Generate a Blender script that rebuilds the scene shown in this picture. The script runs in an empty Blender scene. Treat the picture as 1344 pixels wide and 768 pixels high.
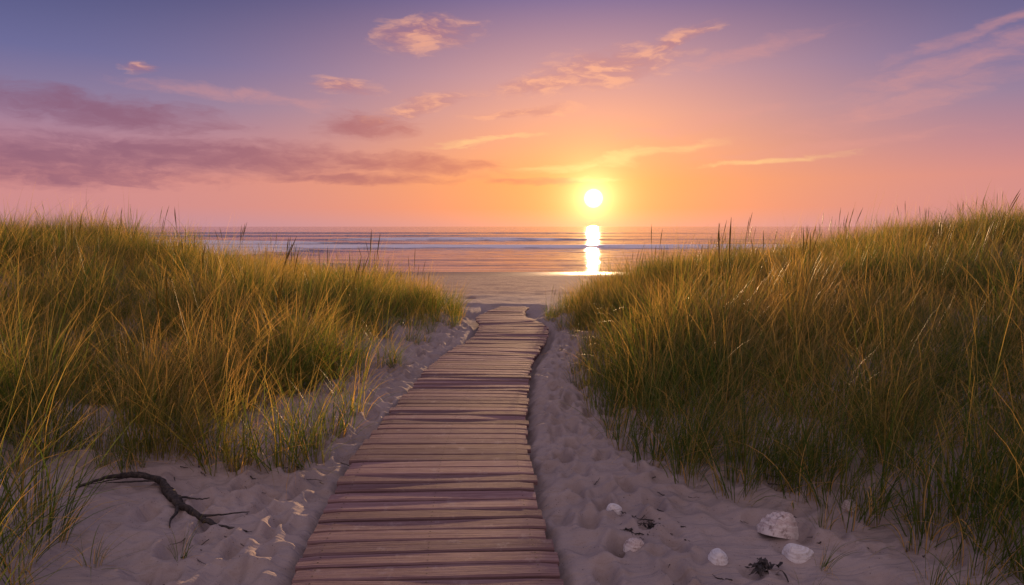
import bpy, math, random
import numpy as np
from mathutils import Vector
rng=np.random.default_rng(7); random.seed(7)
sc=bpy.context.scene
sc.view_settings.view_transform='Standard'
try: sc.view_settings.look='None'
except Exception: pass
sc.view_settings.exposure=0; sc.view_settings.gamma=1
COL=sc.collection
SUN_EL=2.3; SUN_AZ=6.75   # degrees, azimuth from +Y towards +X

# ---------------------------------------------------------------- helpers
def lin(c):
    out=[]
    for v in c:
        v=v/255.
        out.append(v/12.92 if v<=.04045 else ((v+.055)/1.055)**2.4)
    return tuple(out)+(1.,)
class NB:
    def __init__(s,tree): s.t=tree; s.n=tree.nodes; s.l=tree.links
    def put(s,sock,v):
        if isinstance(v,bpy.types.NodeSocket): s.l.new(v,sock)
        else: sock.default_value=v
    def m(s,op,a,b=None,c=None,clamp=False):
        n=s.n.new('ShaderNodeMath'); n.operation=op; n.use_clamp=clamp
        s.put(n.inputs[0],a)
        if b is not None: s.put(n.inputs[1],b)
        if c is not None: s.put(n.inputs[2],c)
        return n.outputs[0]
    def ss(s,x,a,b,lo=0.,hi=1.):
        n=s.n.new('ShaderNodeMapRange'); n.interpolation_type='SMOOTHSTEP'
        s.put(n.inputs[0],x)
        for i,v in enumerate((a,b,lo,hi)): s.put(n.inputs[1+i],v)
        return n.outputs[0]
    def mix(s,f,a,b,mode='MIX'):
        n=s.n.new('ShaderNodeMix'); n.data_type='RGBA'; n.blend_type=mode
        s.put(n.inputs[0],f); s.put(n.inputs[6],a); s.put(n.inputs[7],b)
        return n.outputs[2]
    def ramp(s,f,stops,interp='LINEAR'):
        n=s.n.new('ShaderNodeValToRGB'); r=n.color_ramp; r.interpolation=interp
        while len(r.elements)<len(stops): r.elements.new(1.)
        for e,(p,c) in zip(r.elements,stops): e.position=p; e.color=c
        s.put(n.inputs[0],f); return n.outputs[0]
    def comb(s,x,y,z):
        n=s.n.new('ShaderNodeCombineXYZ')
        for i,v in enumerate((x,y,z)): s.put(n.inputs[i],v)
        return n.outputs[0]
    def sep(s,v):
        n=s.n.new('ShaderNodeSeparateXYZ'); s.put(n.inputs[0],v); return n.outputs
    def noise(s,v,scale,detail=4.,rough=.5,dist=0.,col=False):
        n=s.n.new('ShaderNodeTexNoise'); s.put(n.inputs['Vector'],v)
        n.inputs['Scale'].default_value=scale; n.inputs['Detail'].default_value=detail
        n.inputs['Roughness'].default_value=rough; n.inputs['Distortion'].default_value=dist
        return n.outputs['Color' if col else 'Fac']
    def bump(s,h,strength,dist,normal=None):
        n=s.n.new('ShaderNodeBump'); s.put(n.inputs['Strength'],strength)
        n.inputs['Distance'].default_value=dist; s.put(n.inputs['Height'],h)
        if normal is not None: s.put(n.inputs['Normal'],normal)
        return n.outputs[0]
    def scale(s,v,k):
        n=s.n.new('ShaderNodeMapping'); s.put(n.inputs[0],v); n.inputs['Scale'].default_value=k
        return n.outputs[0]
def new_mat(name):
    m=bpy.data.materials.new(name); m.use_nodes=True
    nb=NB(m.node_tree); nb.n.clear()
    out=nb.n.new('ShaderNodeOutputMaterial'); p=nb.n.new('ShaderNodeBsdfPrincipled')
    nb.l.new(p.outputs[0],out.inputs[0])
    return m,nb,p,out
def mesh_np(name,V,F,mat=None,smooth=True,link=True):
    me=bpy.data.meshes.new(name)
    V=np.asarray(V,dtype=np.float32); F=np.asarray(F,dtype=np.int32)
    me.vertices.add(len(V)); me.vertices.foreach_set('co',V.ravel())
    k=F.shape[1]
    me.loops.add(F.size); me.loops.foreach_set('vertex_index',F.ravel())
    me.polygons.add(len(F)); me.polygons.foreach_set('loop_start',np.arange(0,F.size,k,dtype=np.int32))
    me.update(calc_edges=True); me.validate()
    me.polygons.foreach_set('use_smooth',np.full(len(me.polygons),smooth))
    if mat: me.materials.append(mat)
    ob=bpy.data.objects.new(name,me)
    if link: COL.objects.link(ob)
    return ob
def grid_faces(nx,ny):
    i=np.arange(nx-1); j=np.arange(ny-1); I,J=np.meshgrid(i,j)
    a=(J*nx+I).ravel()
    return np.stack([a,a+1,a+nx+1,a+nx],1)
def sst(a,b,x):
    t=np.clip((x-a)/(b-a),0,1); return t*t*(3-2*t)
def vn(x,y,seed=0.):
    xi=np.floor(x); yi=np.floor(y); fx=x-xi; fy=y-yi
    fx=fx*fx*(3-2*fx); fy=fy*fy*(3-2*fy)
    def h(a,b):
        t=np.sin(a*127.1+b*311.7+seed*74.7)*43758.5453; return t-np.floor(t)
    return (h(xi,yi)*(1-fx)+h(xi+1,yi)*fx)*(1-fy)+(h(xi,yi+1)*(1-fx)+h(xi+1,yi+1)*fx)*fy
def fbm(x,y,seed=0.,o=4):
    r=0.;a=.5;s=0.
    for k in range(o):
        r=r+a*vn(x*2**k+k*17.3,y*2**k-k*9.1,seed+k); s+=a; a*=.5
    return r/s-.5

# ---------------------------------------------------------------- terrain function
BY=np.array([-6,0,2.0,3.1,3.65,4.19,4.91,5.91,7.41,8.73,9.89,10.9,11.7,12.6,13.4,14.5])
BX=np.array([-.2,-.30,-.37,-.406,-.46,-.49,-.52,-.51,-.44,-.34,-.12,.03,.02,-.20,-.17,.06])
from numpy import interp
_yy=np.linspace(-6,14.5,800); _bx=interp(_yy,BY,BX)
k=np.ones(25)/25; _bx=np.convolve(np.pad(_bx,12,mode='edge'),k,'valid')
def bw(y): return interp(y,_yy,_bx)
def XLg(y): return interp(y,[-8,3,4.2,4.8,5.5,7,8.7,11,13,15,17,20],[-3,-3.0,-3.0,-1.95,-1.7,-1.6,-1.35,-1.1,-.85,-1.3,-2.6,-5])
def XRg(y): return interp(y,[-8,3.3,4.0,4.4,5.05,6.1,7.7,10,13,15,17,20],[2.6,2.5,2.0,1.4,1.05,.85,.84,.8,.7,1.1,2.2,5])
def height(x,y,micro=True):
    x=np.asarray(x,float); y=np.asarray(y,float)
    z=interp(y,[-60,14,17,20,25,30,40,50,70,120],[-.055,-.055,-.11,-.22,-.5,-.78,-1.2,-1.58,-2.3,-3.5])
    xl=interp(y,[-8,3,5,8.7,13,18,22],[-2.2,-1.9,-1.35,-1.05,-.95,-2.,-4])
    xr=interp(y,[-8,3,5,8.7,13,18,22],[2.1,1.6,.90,.72,.75,1.8,4])
    sl=np.maximum(xl-x,0); sl=sl*sl/(sl+.25)
    sr=np.maximum(x-xr,0); sr=sr*sr/(sr+.25)
    fade=1-sst(14.5,23,y+2.5*fbm(x*.12,y*.12,5.,2))
    und=fbm(x*.28,y*.28,3.,3)
    L=1.30*(1-np.exp(-sl*.13))+.55*und*np.minimum(sl/2,1)
    R=1.60*(1-np.exp(-sr*.13))+.55*und*np.minimum(sr/2,1)
    L=L+.58*np.exp(-((x+9.8)/2.8)**2-((y-13.5)/4)**2)
    R=R+.60*np.exp(-((x-10.6)/3.4)**2-((y-14.5)/4)**2)
    z=z+np.where(x<0,L,R)*fade
    if micro:
        near=1-sst(25,45,y)
        z=z+near*(.10*fbm(x*1.1,y*1.1,11.,3)+.026*fbm(x*4,y*4,12.,3))
        d=np.abs(x-bw(y)); on=(y<15.2)
        under=np.where(on,1-sst(.60,.76,d),0)
        z=z*(1-under)+under*(-.15)
    return z

# ---------------------------------------------------------------- ground
def axis(core_a,core_b,step,lo,hi,g=1.08):
    c=list(np.arange(core_a,core_b+1e-6,step))
    s=step; v=c[-1]; up=[]
    while v<hi: s*=g; v+=s; up.append(v)
    s=step; v=c[0]; dn=[]
    while v>lo: s*=g; v-=s; dn.append(v)
    return np.array(dn[::-1]+c+up)
gx=axis(-3.6,3.6,.018,-400,400,1.04); gy=axis(2.6,9.0,.018,-120,100,1.022)
X,Y=np.meshgrid(gx,gy); Z=height(X,Y)
# footprints / scuffed pits in the loose sand
def stamp(px,py,r,dep,el=1.,an=0.):
    i0,i1=np.searchsorted(gx,[px-3*r*el,px+3*r*el]); j0,j1=np.searchsorted(gy,[py-3*r*el,py+3*r*el])
    if i1<=i0 or j1<=j0: return
    xs=X[j0:j1,i0:i1]-px; ys=Y[j0:j1,i0:i1]-py
    u=(xs*math.cos(an)+ys*math.sin(an)); v=(-xs*math.sin(an)+ys*math.cos(an))/el
    q=np.sqrt(u*u+v*v)/r
    Z[j0:j1,i0:i1]+=dep*(-np.exp(-(q**2.4)*.9)+.42*np.exp(-((q-1.5)/.5)**2))
for i in range(1500):
    py=2.4+12*random.random()**1.3
    side=random.random()
    if side<.55:
        w=max(XRg(py)+.35-(bw(py)+.66),.15); px=bw(py)+.66+.08+w*random.random()**1.2
    else:
        w=max((bw(py)-.66)-(XLg(py)-.35),.15); px=bw(py)-.74-w*random.random()**1.2
    if abs(px-bw(py))<.72: continue
    stamp(px,py,random.uniform(.035,.085),random.uniform(.010,.032),random.uniform(1,2.1),random.uniform(-.9,.9))
for i in range(34):
    py=2.7+i*.29+random.uniform(-.05,.05)
    for s,off in ((1,.90),(-1,.95),(1,1.22),(-1,1.3)):
        px=bw(py)+s*(off+.13*(i%2))+random.uniform(-.04,.04)
        if XLg(py)-.1<px<XRg(py)+.1:
            an=random.uniform(-.35,.35); stamp(px,py,.050,.060,2.1,an); stamp(px,py-.10,.036,.024,1.2,an)
V=np.stack([X.ravel(),Y.ravel(),Z.ravel()],1)
sand,nb,p,out=new_mat('sand')
pos=nb.n.new('ShaderNodeNewGeometry').outputs['Position']
sx,sy,sz=nb.sep(pos)
n1=nb.noise(pos,.9,5,.6); n2=nb.noise(pos,14,4,.6); n3=nb.noise(pos,260,2,.6)
c=nb.mix(nb.ss(n1,.3,.7),(.32,.262,.245,1),(.42,.345,.32,1))
c=nb.mix(nb.m('MULTIPLY',nb.ss(n2,.45,.75),.3),c,(.24,.185,.165,1))
c=nb.mix(nb.m('MULTIPLY',nb.ss(n3,.58,.75),.6),c,(.11,.08,.07,1))
v=nb.n.new('ShaderNodeTexVoronoi'); nb.put(v.inputs['Vector'],pos); v.inputs['Scale'].default_value=55
c=nb.mix(nb.m('MULTIPLY',nb.m('LESS_THAN',v.outputs['Distance'],.13),nb.ss(n2,.48,.60)),c,(.04,.03,.025,1))
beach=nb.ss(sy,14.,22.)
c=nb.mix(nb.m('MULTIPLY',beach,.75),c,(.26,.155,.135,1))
wet=nb.ss(nb.m('ADD',sy,nb.m('MULTIPLY',n1,7.)),40.,50.)
c=nb.mix(wet,c,(.15,.098,.09,1))
nb.put(p.inputs['Base Color'],c)
nb.put(p.inputs['Roughness'],nb.ss(wet,0.,1.,.95,.5))
p.inputs['Specular IOR Level'].default_value=.12
b=nb.bump(nb.noise(pos,420,2,.7),.5,.002)
b=nb.bump(nb.noise(pos,14,3,.5),.4,.02,b)
rip=nb.noise(nb.scale(pos,(1.2,5.5,1)),2.6,3,.5,.6)
b2=nb.bump(rip,nb.ss(wet,0.,1.,.6,.05),.06,b)
nb.put(p.inputs['Normal'],b2)
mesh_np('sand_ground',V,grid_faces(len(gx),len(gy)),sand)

# ---------------------------------------------------------------- sea
wx=axis(-70,70,.8,-9000,9000,1.07); wy=axis(42,150,.20,41.9,9000,1.018)
X2,Y2=np.meshgrid(wx,wy)
Zs=np.full_like(X2,-1.5); foam=np.zeros_like(X2)
def breaker(y0,amp,wf,wb,seed,fo,xs=.02,thr=.45):
    global Zs,foam
    yc=y0+6*fbm(X2*xs*.6,X2*0,seed,3)*y0/60+1.2*fbm(X2*xs*6,X2*0,seed+3,2)
    k=np.clip(.5+3.0*fbm(X2*xs,X2*0+3,seed+1,2),.02,1.3)
    a=amp*k
    d=Y2-yc
    Zs+=a*np.where(d<0,np.exp(-(d/wf)**2),np.exp(-(d/wb)**2))
    fm=fo*sst(thr-.25,thr+.3,k)
    foam=np.maximum(foam,fm*np.where(d<0,np.exp(-(d/(wf*3.2))**2),np.exp(-(d/(wb*.3))**2)))
breaker(49.8,.10,.5,1.4,1,1.,.03); breaker(52.5,.15,.5,1.6,12,1.,.03); breaker(56,.24,.6,2.2,22,1.0,.025); breaker(61,.32,.7,2.6,2,1.0,.025); breaker(68,.40,.9,3.2,3,1.,.02)
breaker(77,.44,1.1,4,4,1.,.02); breaker(89,.48,1.3,5,15,.95,.017); breaker(106,.54,1.7,6.5,5,.95,.013); breaker(130,.55,2.0,8,25,.9,.012); breaker(165,.55,2.6,11,6,.8,.010,.6)
breaker(215,.50,3.5,14,17,.6,.007,.7); breaker(300,.5,5,20,7,.5,.005,.8)
Zs+=.07*fbm(X2*.25,Y2*.7,21,3)*sst(43,60,Y2)*(1-sst(300,700,Y2))
Zs+=.20*fbm(X2*.04,Y2*.28,24,3)*sst(50,75,Y2)*(1-sst(500,900,Y2))
edge=47.4+2.2*fbm(X2*.05,X2*0,31,3)+.5*fbm(X2*.5,X2*0,33,2)
foam=np.maximum(foam,.9*np.exp(-((Y2-edge)/.5)**2))
sea_m,nb,p,out=new_mat('sea_water')
pos=nb.n.new('ShaderNodeNewGeometry').outputs['Position']
at=nb.n.new('ShaderNodeAttribute'); at.attribute_name='foam'
fn=nb.noise(nb.scale(pos,(.22,1.0,1)),.9,6,.7)
ff=nb.ss(nb.m('ADD',at.outputs['Fac'],nb.m('MULTIPLY',nb.m('SUBTRACT',fn,.5),1.6)),.38,.80)
nb.put(p.inputs['Base Color'],nb.mix(ff,(.085,.085,.115,1),(.92,.86,.87,1)))
nb.put(p.inputs['Roughness'],nb.ss(ff,0.,.3,.04,.8))
nb.put(p.inputs['Specular IOR Level'],nb.ss(ff,0.,.4,.5,.03))
p.inputs['IOR'].default_value=1.33
b=nb.bump(nb.noise(nb.scale(pos,(.03,1,1)),1.4,4,.6),.9,.16)
b=nb.bump(nb.noise(nb.scale(pos,(.014,.4,1)),.7,3,.5),.9,.40,b)
nb.put(p.inputs['Normal'],b)
sea=mesh_np('sea',np.stack([X2.ravel(),Y2.ravel(),Zs.ravel()],1),grid_faces(len(wx),len(wy)),sea_m)
a=sea.data.attributes.new('foam','FLOAT','POINT'); a.data.foreach_set('value',foam.ravel().astype(np.float32))

# ---------------------------------------------------------------- boardwalk
walk=bpy.data.objects.new('boardwalk',None); COL.objects.link(walk)
wood,nb,p,out=new_mat('weathered_wood')
uv=nb.n.new('ShaderNodeUVMap').outputs[0]
pr=nb.n.new('ShaderNodeAttribute'); pr.attribute_name='rnd'
g1=nb.noise(nb.scale(uv,(1.6,70,1)),1.,5,.65,.3)
g2=nb.noise(nb.scale(uv,(7,300,1)),1.,3,.6)
g3=nb.noise(nb.scale(uv,(2.5,14,1)),1.5,4,.6)
c=nb.mix(nb.ss(g1,.3,.7),(.205,.115,.115,1),(.33,.215,.215,1))
c=nb.mix(nb.m('MULTIPLY',nb.ss(g2,.50,.72),.65),c,(.07,.04,.04,1))
c=nb.mix(nb.m('MULTIPLY',nb.ss(g3,.5,.8),.4),c,(.40,.30,.295,1))
k=nb.ss(pr.outputs['Fac'],0.,1.,.70,1.12)
c=nb.mix(1.,c,nb.comb(k,k,k),'MULTIPLY')
gp=nb.n.new('ShaderNodeNewGeometry').outputs['Position']
sd=nb.m('MULTIPLY',nb.ss(nb.noise(gp,6,7,.75),.56,.66),.4)
c=nb.mix(sd,c,(.40,.32,.31,1))
nb.put(p.inputs['Base Color'],c); p.inputs['Roughness'].default_value=.78
p.inputs['Specular IOR Level'].default_value=.15
b=nb.bump(g1,.8,.005); b=nb.bump(g2,.8,.0025,b); nb.put(p.inputs['Normal'],b)
PV=[];PF=[];UV=[];RN=[]
NV=[];NF=[]
y=-3.0
def zwalk(y): return .008*math.sin(y*1.7)+.006*math.sin(y*4.1+1)
while y<14.45:
    w=random.uniform(.116,.124); yc=y+w/2
    tx=(bw(yc+.1)-bw(yc-.1))/.2; an=-math.atan(tx)*.6+random.uniform(-.010,.010)
    half=.655-.011*max(0,yc-4.5)-.08*max(0,yc-11.6)
    l0=-half+random.uniform(-.020,.015); l1=half+random.uniform(-.018,.020)
    if random.random()<.06: l1-=.05
    top=zwalk(yc)+random.uniform(-.003,.003); th=.036; tilt=random.uniform(-.008,.008); roll=random.uniform(-.022,.022)
    nseg=14; bev=.008; rr=random.random(); uo=random.uniform(0,60); vo=random.uniform(0,60)
    ca,sa=math.cos(an),math.sin(an)
    ring=[(-w/2+bev,0),(w/2-bev,0),(w/2,-bev),(w/2,-th),(-w/2,-th),(-w/2,-bev)]
    base=len(PV); ph=random.uniform(0,9)
    for s in range(nseg+1):
        lx=l0+(l1-l0)*s/nseg
        wob=.0022*math.sin(lx*5+ph)+random.uniform(-.0016,.0016)
        endk=.006 if s in (0,nseg) else 0
        for (cy,cz) in ring:
            yy=cy*(1-endk/.07)+wob*(1 if cy>0 else -.6)
            zz=top+cz+lx*tilt*.5+cy*roll-(endk if cz>-.01 else 0)+.002*math.sin(lx*3+ph)
            PV.append((bw(yc)+lx*ca-yy*sa, yc+lx*sa+yy*ca, zz)); UV.append((lx+uo,cy+cz+vo)); RN.append(rr)
    for s in range(nseg):
        for q in range(6):
            a0=base+s*6+q; a1=base+s*6+(q+1)%6
            PF.append((a0,a1,a1+6,a0+6))
    for e in (base,base+nseg*6):
        PF.append((e,e+1,e+2,e+5)); PF.append((e+2,e+3,e+4,e+5))
    for lx in (-half+.10,half-.10,0.0):
        for cy in (-.030,.030):
            cx=bw(yc)+lx*ca-cy*sa; cyy=yc+lx*sa+cy*ca; cz=top+lx*tilt*.5+cy*roll+.0032
            b0=len(NV); NV.append((cx,cyy,cz))
            for q in range(8): NV.append((cx+.0048*math.cos(q*math.pi/4),cyy+.0048*math.sin(q*math.pi/4),cz-.0006))
            for q in range(8): NF.append((b0,b0+1+q,b0+1+(q+1)%8))
    y+=w+random.uniform(.013,.022)
pl=mesh_np('planks',PV,PF,wood,False); pl.parent=walk
uvl=pl.data.uv_layers.new(name='UVMap'); li=np.empty(len(pl.data.loops),np.int32); pl.data.loops.foreach_get('vertex_index',li)
uvl.data.foreach_set('uv',np.array(UV,dtype=np.float32)[li].ravel())
a=pl.data.attributes.new('rnd','FLOAT','POINT'); a.data.foreach_set('value',np.array(RN,dtype=np.float32))
metal,nb,p,out=new_mat('rusty_nail'); p.inputs['Base Color'].default_value=(.06,.035,.025,1); p.inputs['Metallic'].default_value=.6; p.inputs['Roughness'].default_value=.6
nl=mesh_np('nail_heads',NV,NF,metal); nl.parent=walk
SV=[];SF=[]
ys=np.linspace(-3,13.9,120)
for off in (-.57,0,.57):
    b0=len(SV)
    for yy in ys:
        o=off*(1-.02*max(0,yy-5)-.16*max(0,yy-11.6)); cx=bw(yy)+o
        for dx,dz in ((-.03,-.043),(.03,-.043),(.03,-.19),(-.03,-.19)): SV.append((cx+dx,yy,dz+zwalk(yy)))
    for s in range(len(ys)-1):
        for q in range(4): SF.append((b0+s*4+q,b0+s*4+(q+1)%4,b0+s*4+4+(q+1)%4,b0+s*4+4+q))
st=mesh_np('stringers',SV,SF,wood,False); st.parent=walk

# ---------------------------------------------------------------- dune grass
gm,nb,p,out=new_mat('grass_blade')
at=nb.n.new('ShaderNodeAttribute'); at.attribute_name='gc'
r_,t_,d_=nb.sep(at.outputs['Vector'])
oi=nb.n.new('ShaderNodeObjectInfo').outputs['Random']
gp=nb.n.new('ShaderNodeNewGeometry').outputs['Position']
pn=nb.noise(gp,.45,3,.5)
green=nb.mix(r_,(.046,.095,.020,1),(.12,.175,.036,1))
straw=nb.mix(r_,(.46,.28,.08,1),(.74,.50,.19,1))
mixf=nb.m('ADD',nb.m('MULTIPLY',nb.ss(t_,.50,1.),.85),nb.m('MULTIPLY',nb.m('SUBTRACT',nb.m('ADD',pn,nb.m('MULTIPLY',oi,.45)),.84),1.3),clamp=True)
mixf=nb.m('MAXIMUM',mixf,d_,clamp=True)
mixf=nb.m('MAXIMUM',mixf,nb.ss(t_,.14,.0,0.,.5))
c=nb.mix(mixf,green,straw)
nb.put(p.inputs['Base Color'],c); p.inputs['Roughness'].default_value=.42; p.inputs['Specular IOR Level'].default_value=.35
tr=nb.n.new('ShaderNodeBsdfTranslucent'); nb.put(tr.inputs[0],nb.mix(1.,c,(1.8,1.5,.9,1),'MULTIPLY'))
mx=nb.n.new('ShaderNodeMixShader'); mx.inputs[0].default_value=.6
nb.l.new(p.outputs[0],mx.inputs[1]); nb.l.new(tr.outputs[0],mx.inputs[2]); nb.l.new(mx.outputs[0],out.inputs[0])

tufts=bpy.data.collections.new('dune_grass_tufts')
def tuft(name,nbl,rad,L0,L1,spread,stalks=0,width=.0030,dead=.10,bias=.55):
    V=[];F=[];A=[]
    NS=7
    def blade(bx,by,phi,th0,kk,L,w,r,d,pw=1.4):
        b=len(V); x,y_,z=bx,by,-.04; seg=L/NS
        tw=random.uniform(0,math.pi); 
        wx_,wy_=-math.sin(phi+tw*.35),math.cos(phi+tw*.35)
        for s in range(NS+1):
            t=s/NS; th=th0+kk*t**pw
            ww=w*(1-t**2.2)*(.75+.5*min(t*4,1)) if s<NS else .0003
            V.append((x-wx_*ww,y_-wy_*ww,z)); V.append((x+wx_*ww,y_+wy_*ww,z)); A.extend([(r,t,d)]*2)
            x+=math.sin(th)*math.cos(phi)*seg; y_+=math.sin(th)*math.sin(phi)*seg; z+=math.cos(th)*seg
        for s in range(NS): q=b+2*s; F.append((q,q+1,q+3,q+2))
    for i in range(nbl):
        a=random.uniform(0,2*math.pi); rr=rad*math.sqrt(random.random())
        bx,by=rr*math.cos(a),rr*math.sin(a)
        vx=math.cos(a)*(.5+rr/rad)+random.gauss(0,.5)+bias; vy=math.sin(a)*(.5+rr/rad)+random.gauss(0,.5)
        phi=math.atan2(vy,vx); L=random.uniform(L0,L1)
        d=1. if random.random()<dead else (random.uniform(.2,.6) if random.random()<.2 else 0.)
        th0=abs(random.gauss(.08,spread*.36)); kk=abs(random.gauss(1.0,.6))+ (.3 if d==1 else 0)
        if d==1: L*=random.uniform(.4,.95)
        if random.random()<.25: L*=random.uniform(.35,.7)
        elif random.random()<.09: L*=1.3; th0*=.5
        blade(bx,by,phi,th0,kk,L,width*random.uniform(.6,1.15),random.random(),d)
    for i in range(stalks):
        phi=random.gauss(0,.9); th0=random.uniform(.02,.16); L=random.uniform(1.05,1.35)*L1
        bx,by=random.gauss(0,rad*.4),random.gauss(0,rad*.4); kk=random.uniform(.05,.25)
        b=len(V); N=9; x,y_,z=bx,by,0.; pts=[]
        for s in range(N+1):
            t=s/N; th=th0+kk*t*t; pts.append((x,y_,z)); x+=math.sin(th)*math.cos(phi)*L/N; y_+=math.sin(th)*math.sin(phi)*L/N; z+=math.cos(th)*L/N
        for s,(x,y_,z) in enumerate(pts):
            w={N:.0012,N-1:.0070,N-2:.0055}.get(s,.0016)
            for q in range(4): V.append((x+w*math.cos(q*1.571),y_+w*math.sin(q*1.571),z)); A.append((.1,.5,.3))
        for s in range(N):
            for q in range(4): a0=b+s*4+q; a1=b+s*4+(q+1)%4; F.append((a0,a1,a1+4,a0+4))
    ob=mesh_np(name,V,F,gm,True,link=False)
    at=ob.data.attributes.new('gc','FLOAT_VECTOR','POINT'); at.data.foreach_set('vector',np.array(A,dtype=np.float32).ravel())
    tufts.objects.link(ob)
for i in range(7): tuft('dune_grass_tuft_a%d'%i,56,.14,.55,1.02,1.0)
for i in range(2): tuft('dune_grass_tuft_b%d'%i,48,.12,.55,.95,.9,stalks=2)
for i in range(3): tuft('dune_grass_tuft_c%d'%i,30,.08,.35,.80,1.3,dead=.18,bias=.35)
P=[];R=[];S=[];I=[]
def add(x,y,s,idx,rot=None,zoff=0.):
    P.append((x,y,0.)); R.append((random.gauss(0,.10),random.gauss(0,.10),random.gauss(0,.8) if rot is None else rot)); S.append(s); I.append(idx)
N=30000
cx=rng.uniform(-26,26,N); cy=rng.uniform(-3,24,N)
dn=fbm(cx*.55,cy*.55,41,3); lf=np.minimum(XLg(cy),99)+.5*fbm(cy*.9,cy*0,51,3); rt=XRg(cy)+.5*fbm(cy*.9,cy*0,53,3)
hn=fbm(cx*.8,cy*.8,47,3)
for x,y_,n,a_,b_,hh in zip(cx,cy,dn,lf,rt,hn):
    m=max(a_-x,x-b_)
    if m<0 : continue
    if abs(x)<1.6 and y_<2: continue
    if abs(x)>max(3.5,y_*.9+3): continue
    dens=min(1,.5+m*.9)*(1.0 if (n>-.10 or (x>0 and y_<6.5)) else .25)
    dens*=float(1-sst(19,24,y_))
    if y_<2.3: dens*=.3
    if random.random()>dens: continue
    if x>0 and y_<6.5: hh=max(hh,-.05)
    s=(.66+.34*min(1,m/1.0))*random.uniform(.68,1.14)*(1-.14*float(sst(7,12,y_)))*(1+1.1*hh)
    if m<.22 and random.random()<.4: add(x,y_,s*1.05,9+random.randrange(3))
    else:
        st=random.random()<(.012 if y_<9 else .05)
        add(x,y_,s,7+random.randrange(2) if st else random.randrange(7))
# sparse foreground tufts on the open sand
for (x,y_,s,i) in [(-2.45,3.25,.95,9),(-2.3,3.0,.8,10),(-2.75,3.7,1.0,0),(-2.8,3.4,1.0,3),(-2.5,3.5,.9,4),(-2.6,3.05,1.,2),(-2.35,2.75,.8,6),(-2.15,3.35,.5,11),(-1.75,3.45,.35,9),(-1.9,4.6,.8,10),(-1.55,5.1,.8,11),(-1.4,5.7,.7,9),(-2.45,4.75,.95,2),(-2.2,4.85,.95,5),(-1.75,4.85,1.0,1),(-1.65,5.2,.95,4),(-2.7,4.7,.9,3),(-1.95,4.75,.9,6),(-1.45,6.1,.8,0),(-1.5,5.5,.85,2),
  (1.45,4.25,.95,1),(1.75,4.1,.9,9),(1.2,4.55,.9,0),(1.95,3.75,.85,11),(2.2,3.55,.9,9),(2.45,3.4,1.,2),(2.5,3.05,1.,1),(2.15,3.85,1.,5),(1.6,3.35,.4,10),(1.35,3.0,.3,9),(1.0,4.85,.95,6),(.92,5.4,.9,3),(2.6,3.7,1.,4),(2.0,3.1,.5,11),(1.75,3.7,.5,9),(-1.3,2.95,.25,11),(1.9,2.75,.55,9),(2.35,2.75,1.,4),(2.55,2.6,1.05,0),(2.3,3.2,.95,6),(1.6,4.5,.95,2),(1.9,4.2,1.,4),(.85,6.0,.8,9),(.8,6.8,.85,10),(1.3,4.9,.95,5),
  (2.15,3.45,.9,10),(1.95,4.0,.9,1),(1.7,4.3,.9,6),(2.35,3.65,1.,3),(2.1,2.95,.7,11),(2.45,2.9,1.,5),(-1.62,4.75,.9,3),(-1.5,4.95,.9,0),(-2.05,4.65,.95,1)]:
    add(x,y_,s,i)
P=np.array(P); P[:,2]=height(P[:,0],P[:,1])
gr=bpy.data.objects.new('dune_grass',bpy.data.meshes.new('dune_grass')); COL.objects.link(gr)
me=gr.data; me.vertices.add(len(P)); me.vertices.foreach_set('co',P.astype(np.float32).ravel())
a=me.attributes.new('rot','FLOAT_VECTOR','POINT'); a.data.foreach_set('vector',np.array(R,dtype=np.float32).ravel())
a=me.attributes.new('scl','FLOAT','POINT'); a.data.foreach_set('value',np.array(S,dtype=np.float32))
a=me.attributes.new('idx','INT','POINT'); a.data.foreach_set('value',np.array(I,dtype=np.int32))
ng=bpy.data.node_groups.new('scatter_grass','GeometryNodeTree')
ng.interface.new_socket('Geometry',in_out='INPUT',socket_type='NodeSocketGeometry')
ng.interface.new_socket('Geometry',in_out='OUTPUT',socket_type='NodeSocketGeometry')
gi=ng.nodes.new('NodeGroupInput'); go=ng.nodes.new('NodeGroupOutput'); ip=ng.nodes.new('GeometryNodeInstanceOnPoints')
ci=ng.nodes.new('GeometryNodeCollectionInfo'); ci.inputs['Collection'].default_value=tufts
ci.inputs['Separate Children'].default_value=True; ci.inputs['Reset Children'].default_value=True
def na(t,nm):
    n=ng.nodes.new('GeometryNodeInputNamedAttribute'); n.data_type=t; n.inputs[0].default_value=nm
    return [o for o in n.outputs if o.enabled and o.name=='Attribute'][0]
ng.links.new(gi.outputs[0],ip.inputs['Points']); ng.links.new(ci.outputs[0],ip.inputs['Instance'])
ip.inputs['Pick Instance'].default_value=True
ng.links.new(na('INT','idx'),ip.inputs['Instance Index'])
ng.links.new(na('FLOAT_VECTOR','rot'),ip.inputs['Rotation']); ng.links.new(na('FLOAT','scl'),ip.inputs['Scale'])
ng.links.new(ip.outputs[0],go.inputs[0])
md=gr.modifiers.new('scatter','NODES'); md.node_group=ng

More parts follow.
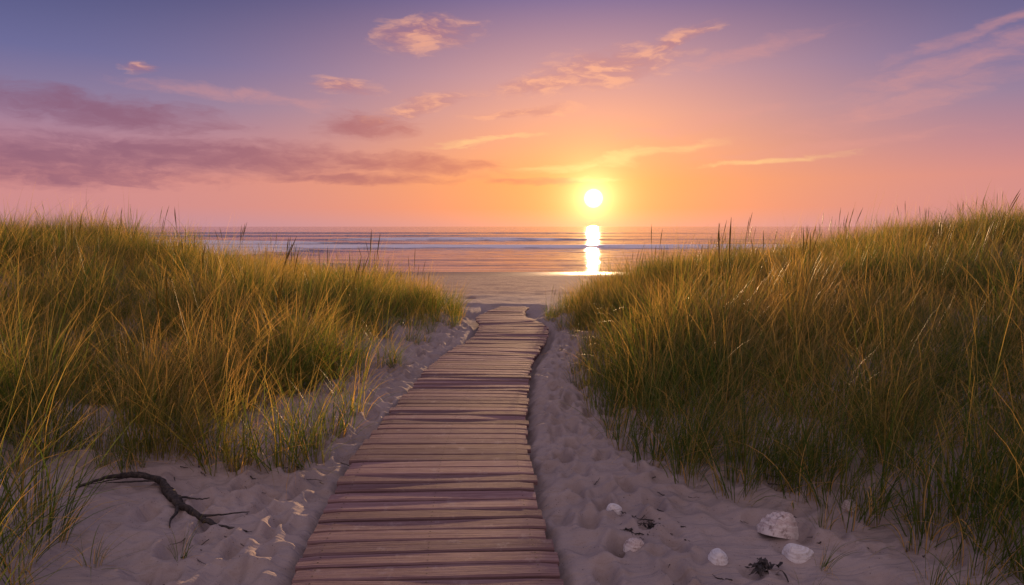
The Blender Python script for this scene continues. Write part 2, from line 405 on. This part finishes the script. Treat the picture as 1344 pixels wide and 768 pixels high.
# ---------------------------------------------------------------- driftwood, twigs, shells
def tube(pts,rad,nseg=10,seed=0,V=None,F=None,rough=.18):
    own=V is None
    if own: V=[];F=[]
    b=len(V); pts=[Vector(q) for q in pts]; rn=random.Random(seed)
    for i,q in enumerate(pts):
        t=(pts[min(i+1,len(pts)-1)]-pts[max(i-1,0)]).normalized()
        u=t.cross(Vector((0,0,1))); u=u.normalized() if u.length>1e-4 else Vector((1,0,0)); w=t.cross(u)
        for s in range(nseg):
            a=2*math.pi*s/nseg; r=rad[i]*(1+rough*math.sin(a*2+i*.4)+rn.uniform(-rough,rough)*.6)
            V.append(tuple(q+u*math.cos(a)*r+w*math.sin(a)*r))
    for i in range(len(pts)-1):
        for s in range(nseg):
            a0=b+i*nseg+s; a1=b+i*nseg+(s+1)%nseg; F.append((a0,a1,a1+nseg,a0+nseg))
    return V,F
def hz(x,y): return float(height(x,y))
def resample(pts,n,jit=0.,seed=0):
    pts=np.array(pts,float); t=np.linspace(0,len(pts)-1,n); rn=np.random.default_rng(seed)
    o=np.stack([np.interp(t,range(len(pts)),pts[:,k]) for k in range(3)],1)
    for _ in range(3): o[1:-1]=(o[:-2]+2*o[1:-1]+o[2:])/4
    return o+rn.normal(0,jit,o.shape)
dw,nb,p,out=new_mat('driftwood_bark')
gp=nb.n.new('ShaderNodeNewGeometry').outputs['Position']
n=nb.noise(gp,45,5,.65); c=nb.mix(nb.ss(n,.35,.7),(.016,.012,.011,1),(.075,.058,.05,1)); nb.put(p.inputs['Base Color'],c); p.inputs['Roughness'].default_value=.75
nb.put(p.inputs['Normal'],nb.bump(n,1.,.012))
drift=bpy.data.objects.new('driftwood_branch',None); COL.objects.link(drift)
main=[(-2.72,4.12,.03),(-2.64,4.22,.05),(-2.52,4.30,.06),(-2.38,4.32,.07),(-2.26,4.26,.065),(-2.14,4.13,.045),(-2.02,4.03,.035),(-1.88,3.94,.028),(-1.72,3.85,.018),(-1.52,3.76,.012)]
main=[(x,y,hz(x,y)+z-.01) for x,y,z in main]
pts=resample(main,60,.0035,3); t=np.linspace(0,1,60)
rad=.009+.019*np.exp(-((t-.58)/.22)**2)+.006*np.exp(-((t-.3)/.15)**2); rad[-1]=.003; rad[0]=.004
V,F=tube(pts,rad,12,1); o=mesh_np('main_limb',V,F,dw); o.parent=drift
V=[];F=[]
def twig(x,y,dx,dy,dz,L,r,seed,up=.03):
    rn=random.Random(seed); q=[(x,y,hz(x,y)+up)]
    a=math.atan2(dy,dx)
    for i in range(5):
        a+=rn.uniform(-.35,.35); x+=math.cos(a)*L/5; y+=math.sin(a)*L/5; q.append((x,y,hz(x,y)+up-.005+dz*(i+1)/5+rn.uniform(-.006,.006)))
    pp=resample(q,16,.001,seed); tube(pp,np.linspace(r,r*.3,16),7,seed,V,F)
twig(-2.05,4.04,.5,-.75,.0,.30,.012,4); twig(-2.28,4.27,-.9,-.3,.03,.3,.008,5,.05); twig(-1.85,3.92,1,.15,.02,.28,.008,6); twig(-2.10,4.09,.9,.5,.02,.22,.009,8,.04); twig(-2.5,4.30,-.6,-.6,-.03,.22,.006,9,.045)
o=mesh_np('side_twigs',V,F,dw); o.parent=drift
V=[];F=[]
for k in range(95):
    if k<34: x,y=random.gauss(.80,.09),random.gauss(3.78,.11)
    elif k<70: x,y=random.uniform(-2.4,-1.2),random.uniform(3.2,5.0)
    else: x,y=random.uniform(.5,2.1),random.uniform(3.1,4.6)
    if abs(x-bw(y))<.72: continue
    twig(x,y,random.uniform(-1,1),random.uniform(-.5,.5),-.01,random.uniform(.03,.16),random.uniform(.0015,.0050),k+20,.012)
mesh_np('beach_twigs',V,F,dw)
def weed(name,cx,cy,R,n,seed):
    rn=random.Random(seed); V=[];F=[]
    for k in range(n):
        a=rn.uniform(0,6.28); L=R*rn.uniform(.5,1.1); x=cx+rn.gauss(0,R*.25); y=cy+rn.gauss(0,R*.2); w=rn.uniform(.006,.014); h=rn.uniform(.0,.03)
        b=len(V)
        for s in range(7):
            t=s/6; a+=rn.uniform(-.5,.5); x+=math.cos(a)*L/6; y+=math.sin(a)*L/6
            z=hz(x,y)+.008+h*math.sin(t*3.1)+rn.uniform(0,.012); ww=w*(1-.7*t)
            V.append((x-math.sin(a)*ww,y+math.cos(a)*ww,z)); V.append((x+math.sin(a)*ww,y-math.cos(a)*ww,z+rn.uniform(-.004,.01)))
        for s in range(6): q=b+2*s; F.append((q,q+1,q+3,q+2))
    return mesh_np(name,V,F,dw)
weed('dried_seaweed',1.27,3.27,.085,26,1); weed('dried_seaweed.001',.80,3.76,.06,9,2)

def shell_mat(name,ca,cb,cc):
    m,nb,p,out=new_mat(name)
    gp=nb.n.new('ShaderNodeTexCoord').outputs['Object']
    at=nb.n.new('ShaderNodeAttribute'); at.attribute_name='ring'
    w=nb.noise(nb.comb(nb.m('MULTIPLY',at.outputs['Fac'],22.),nb.noise(gp,12,2),0.),1.,4,.7)
    n=nb.noise(gp,30,5,.7)
    c=nb.mix(nb.ss(w,.35,.65),ca,cb); c=nb.mix(nb.m('MULTIPLY',nb.ss(n,.5,.66),.8),c,cc)
    nb.put(p.inputs['Base Color'],c); p.inputs['Roughness'].default_value=.38
    nb.put(p.inputs['Normal'],nb.bump(nb.m('ADD',w,n),.7,.006)); return m
white=shell_mat('white_shell',(.84,.82,.83,1),(.70,.66,.65,1),(.55,.48,.46,1))
pinky=shell_mat('oyster_shell',(.74,.68,.65,1),(.50,.38,.36,1),(.22,.15,.13,1))
def shell(x,y,L,W,H,rot,mat,ribs=0,irr=.0,seed=0,tilt=0.,up=.012):
    rn=np.random.default_rng(seed); nu,nv=46,96
    s=np.linspace(0,1,nu)[:,None]; a=np.linspace(0,2*np.pi,nv,endpoint=False)[None,:]
    ph=rn.uniform(0,6,4)
    ox=(L/2)*np.cos(a)*(1+irr*np.sin(3*a+ph[0])+irr*.5*np.sin(7*a+ph[1])); oy=(W/2)*np.sin(a)*(1-.28*np.cos(a))*(1+irr*np.sin(2*a+ph[2])+irr*.6*np.sin(5*a+ph[3]))
    ux=-L*.36
    rr=1+ (.018*np.cos(ribs*a)*s if ribs else 0)
    Xs=ux+(ox-ux)*s*rr; Ys=oy*s*rr
    Zs_=H*(1-s**2.1)**.72+H*.06*np.sin(s*38+irr*12*np.sin(3*a+1))*s+(H*.05*np.cos(ribs*a)*np.sin(s*3.0) if ribs else 0)+0*a
    Zs_=Zs_+irr*H*.7*np.sin(3*a+ph[1])*s*(1-s)*2
    # the rim turns down so that the shell has a visible thickness on the sand
    rimx=ox*.985; rimy=oy*.985
    V=np.stack([np.append(Xs,rimx,0).ravel(),np.append(Ys+0*a,rimy,0).ravel(),np.append(Zs_,np.full((1,nv),-.025),0).ravel()],1)
    F=[]
    for i in range(nu):
        for j in range(nv):
            F.append((i*nv+j,i*nv+(j+1)%nv,(i+1)*nv+(j+1)%nv,(i+1)*nv+j))
    ob=mesh_np('seashell',V,F,mat)
    ring=np.append((s+0*a),np.ones((1,nv)),0)
    at=ob.data.attributes.new('ring','FLOAT','POINT'); at.data.foreach_set('value',ring.ravel().astype(np.float32))
    ob.location=(x,y,hz(x,y)+up); ob.rotation_euler=(tilt,tilt*.5,rot); return ob
shell(1.49,3.72,.225,.20,.11,2.2,pinky,9,.09,1,.30,.02)
shell(1.52,3.46,.18,.12,.06,.2,white,0,.04,2,.15)
shell(1.07,3.40,.165,.095,.05,1.35,white,0,.02,3,.15)
shell(.66,3.56,.125,.11,.055,1.9,pinky,18,.03,4,.2)
shell(.63,4.03,.11,.08,.045,.5,white,0,.02,5,.25)
shell(2.03,3.95,.12,.09,.04,.9,pinky,0,.05,6,.1)

# ---------------------------------------------------------------- sun + sky
def sdir(az,el):
    az=math.radians(az); el=math.radians(el); return Vector((math.sin(az)*math.cos(el),math.cos(az)*math.cos(el),math.sin(el)))
S=sdir(SUN_AZ,SUN_EL)
sl=bpy.data.lights.new('sun','SUN'); sl.energy=5.; sl.angle=math.radians(.5); sl.color=(1,.60,.30)
so=bpy.data.objects.new('sun',sl); COL.objects.link(so); so.rotation_euler=(-sdir(SUN_AZ,3.1)).to_track_quat('-Z','Y').to_euler()
w=bpy.data.worlds.new('World'); sc.world=w; w.use_nodes=True
nb=NB(w.node_tree); nb.n.clear()
out=nb.n.new('ShaderNodeOutputWorld')
D=nb.n.new('ShaderNodeTexCoord').outputs['Generated']
nm=nb.n.new('ShaderNodeVectorMath'); nm.operation='NORMALIZE'; nb.put(nm.inputs[0],D); D=nm.outputs[0]
dx,dy,dz=nb.sep(D)
el=nb.m('MULTIPLY',nb.m('ARCSINE',dz),57.2958); az=nb.m('MULTIPLY',nb.m('ARCTAN2',dx,dy),57.2958)
dt=nb.n.new('ShaderNodeVectorMath'); dt.operation='DOT_PRODUCT'; nb.put(dt.inputs[0],D); dt.inputs[1].default_value=S
ang=nb.m('MULTIPLY',nb.m('ARCCOSINE',nb.m('MINIMUM',dt.outputs['Value'],.9999999)),57.2958)
e=nb.m('DIVIDE',el,30.,clamp=True)
far=nb.ramp(e,[(0,lin((190,142,156))),(.05,lin((202,138,142))),(.12,lin((206,136,138))),(.20,lin((176,126,146))),(.30,lin((134,118,154))),(.40,lin((102,102,150))),(.60,lin((62,68,116))),(1,lin((72,78,128)))])
near=nb.ramp(e,[(0,lin((224,150,132))),(.05,lin((240,146,102))),(.12,lin((246,154,96))),(.20,lin((244,160,116))),(.30,lin((230,158,138))),(.40,lin((202,148,152))),(.60,lin((118,102,148))),(1,lin((92,88,138)))])
q=nb.m('DIVIDE',nb.m('SUBTRACT',az,SUN_AZ-1),21.); fm=nb.m('EXPONENT',nb.m('MULTIPLY',nb.m('MULTIPLY',q,q),-1.))
sky=nb.mix(fm,far,near)
wv=nb.comb(nb.m('MULTIPLY',az,.16),nb.m('MULTIPLY',el,.55),0.)
w1=nb.noise(wv,1.,4,.6,.4,True); wr,wg,wb=nb.sep(w1)
azw=nb.m('ADD',az,nb.m('MULTIPLY',nb.m('SUBTRACT',wr,.5),6.)); elw=nb.m('ADD',el,nb.m('MULTIPLY',nb.m('SUBTRACT',wg,.5),1.8))
fine=nb.noise(nb.comb(nb.m('MULTIPLY',azw,.35),nb.m('MULTIPLY',elw,1.1),3.),1.,8,.60,.2)
def blobs(lst):
    r=None
    for (a0,e0,ha,he,tl) in lst:
        c_,s_=math.cos(math.radians(tl)),math.sin(math.radians(tl))
        da=nb.m('SUBTRACT',azw,a0); de=nb.m('SUBTRACT',elw,e0)
        pp=nb.m('ADD',nb.m('MULTIPLY',da,c_/ha),nb.m('MULTIPLY',de,s_/ha)); qq=nb.m('ADD',nb.m('MULTIPLY',da,-s_/he),nb.m('MULTIPLY',de,c_/he))
        v=nb.m('SUBTRACT',1.,nb.m('ADD',nb.m('MULTIPLY',pp,pp),nb.m('MULTIPLY',qq,qq)))
        r=v if r is None else nb.m('MAXIMUM',r,v)
    return nb.m('MAXIMUM',r,-1.5)
def cover(lst,a,b,k=2.6):
    return nb.ss(nb.m('ADD',blobs(lst),nb.m('MULTIPLY',nb.m('SUBTRACT',fine,.5),k)),a,b)
dark=cover([(-25,5.3,16,1.6,-1),(-34,4.4,13,1.8,0),(-9,5.2,9,1.0,-2),(-31,8.1,9.5,1.2,-3),(-12,3.9,9,.5,0),(-12,8.0,4.,1.1,2),(3,3.7,5,.3,0)],-.4,1.3)
warm=cover([(7.5,12.5,7.5,1.9,10),(3,11.4,6,1.0,6),(12.5,14.2,4.4,.8,18),(-7,15.1,4.4,1.5,8),(-28,11.4,1.6,.6,0),(-13,10.9,2.8,.8,0),(-7.5,9.6,5,.8,14),(1,9.2,5,.5,5),(11,18,3,.6,0)],-.2,1.7)
pale=cover([(32,10.8,9,1.3,14),(30,8.8,10,1.0,12),(24,5.9,11,.5,4),(20,13.5,6,.7,10),(-22,9.8,9,.6,-4),(14,8,8,.6,8),(34,13,7,.6,14)],-.2,2.2)
yel=cover([(10.5,5.9,7.5,.6,9),(5,4.9,6,.4,4),(6.8,3.9,2.8,.25,2),(-2,7,5,.3,6),(20,5.0,7,.3,4)],-.1,1.8)
sky=nb.mix(nb.m('MULTIPLY',dark,.80),sky,nb.mix(fm,lin((130,84,114)),lin((202,112,100))))
shade=nb.ss(fine,.40,.62)
sky=nb.mix(nb.m('MULTIPLY',warm,.8),sky,nb.mix(shade,lin((176,108,118)),lin((248,172,136))))
sky=nb.mix(nb.m('MULTIPLY',pale,.6),sky,lin((222,150,142)))
sky=nb.mix(nb.m('MULTIPLY',yel,.6),sky,lin((255,212,142)))
def glow(k,s,col):
    g=nb.m('MULTIPLY',nb.m('EXPONENT',nb.m('DIVIDE',ang,-s)),k)
    return nb.mix(1.,nb.comb(g,g,g),col,'MULTIPLY')
for g in (glow(.42,4.6,(1,.46,.06,1)),glow(2.3,1.2,(1,.72,.28,1))): sky=nb.mix(1.,sky,g,'ADD')
dk=nb.ss(ang,.85,.3,0.,8.); sky=nb.mix(1.,sky,nb.mix(1.,nb.comb(dk,dk,dk),(1,.85,.55,1),'MULTIPLY'),'ADD')
sky=nb.mix(nb.ss(el,22.,55.),sky,(.34,.30,.42,1))
sky=nb.mix(nb.ss(dy,.1,-.6),sky,(.53,.38,.41,1))
nis=nb.n.new('ShaderNodeTexSky'); nis.sky_type='NISHITA'; nis.sun_disc=False
nis.sun_elevation=math.radians(SUN_EL); nis.sun_rotation=math.radians(SUN_AZ)
sky=nb.mix(1.,sky,nb.mix(1.,nis.outputs[0],(.008,.008,.008,1),'MULTIPLY'),'ADD')
bg=nb.n.new('ShaderNodeBackground'); nb.put(bg.inputs[0],sky); bg.inputs[1].default_value=1.
nb.l.new(bg.outputs[0],out.inputs[0])

# ---------------------------------------------------------------- camera
cd=bpy.data.cameras.new('camera'); cam=bpy.data.objects.new('camera',cd); COL.objects.link(cam)
cd.lens=24; cd.sensor_width=36; cd.clip_start=.05; cd.clip_end=30000
cam.location=(0,0,1.7); cam.rotation_euler=(math.radians(90-5.54),0,0)
sc.camera=cam
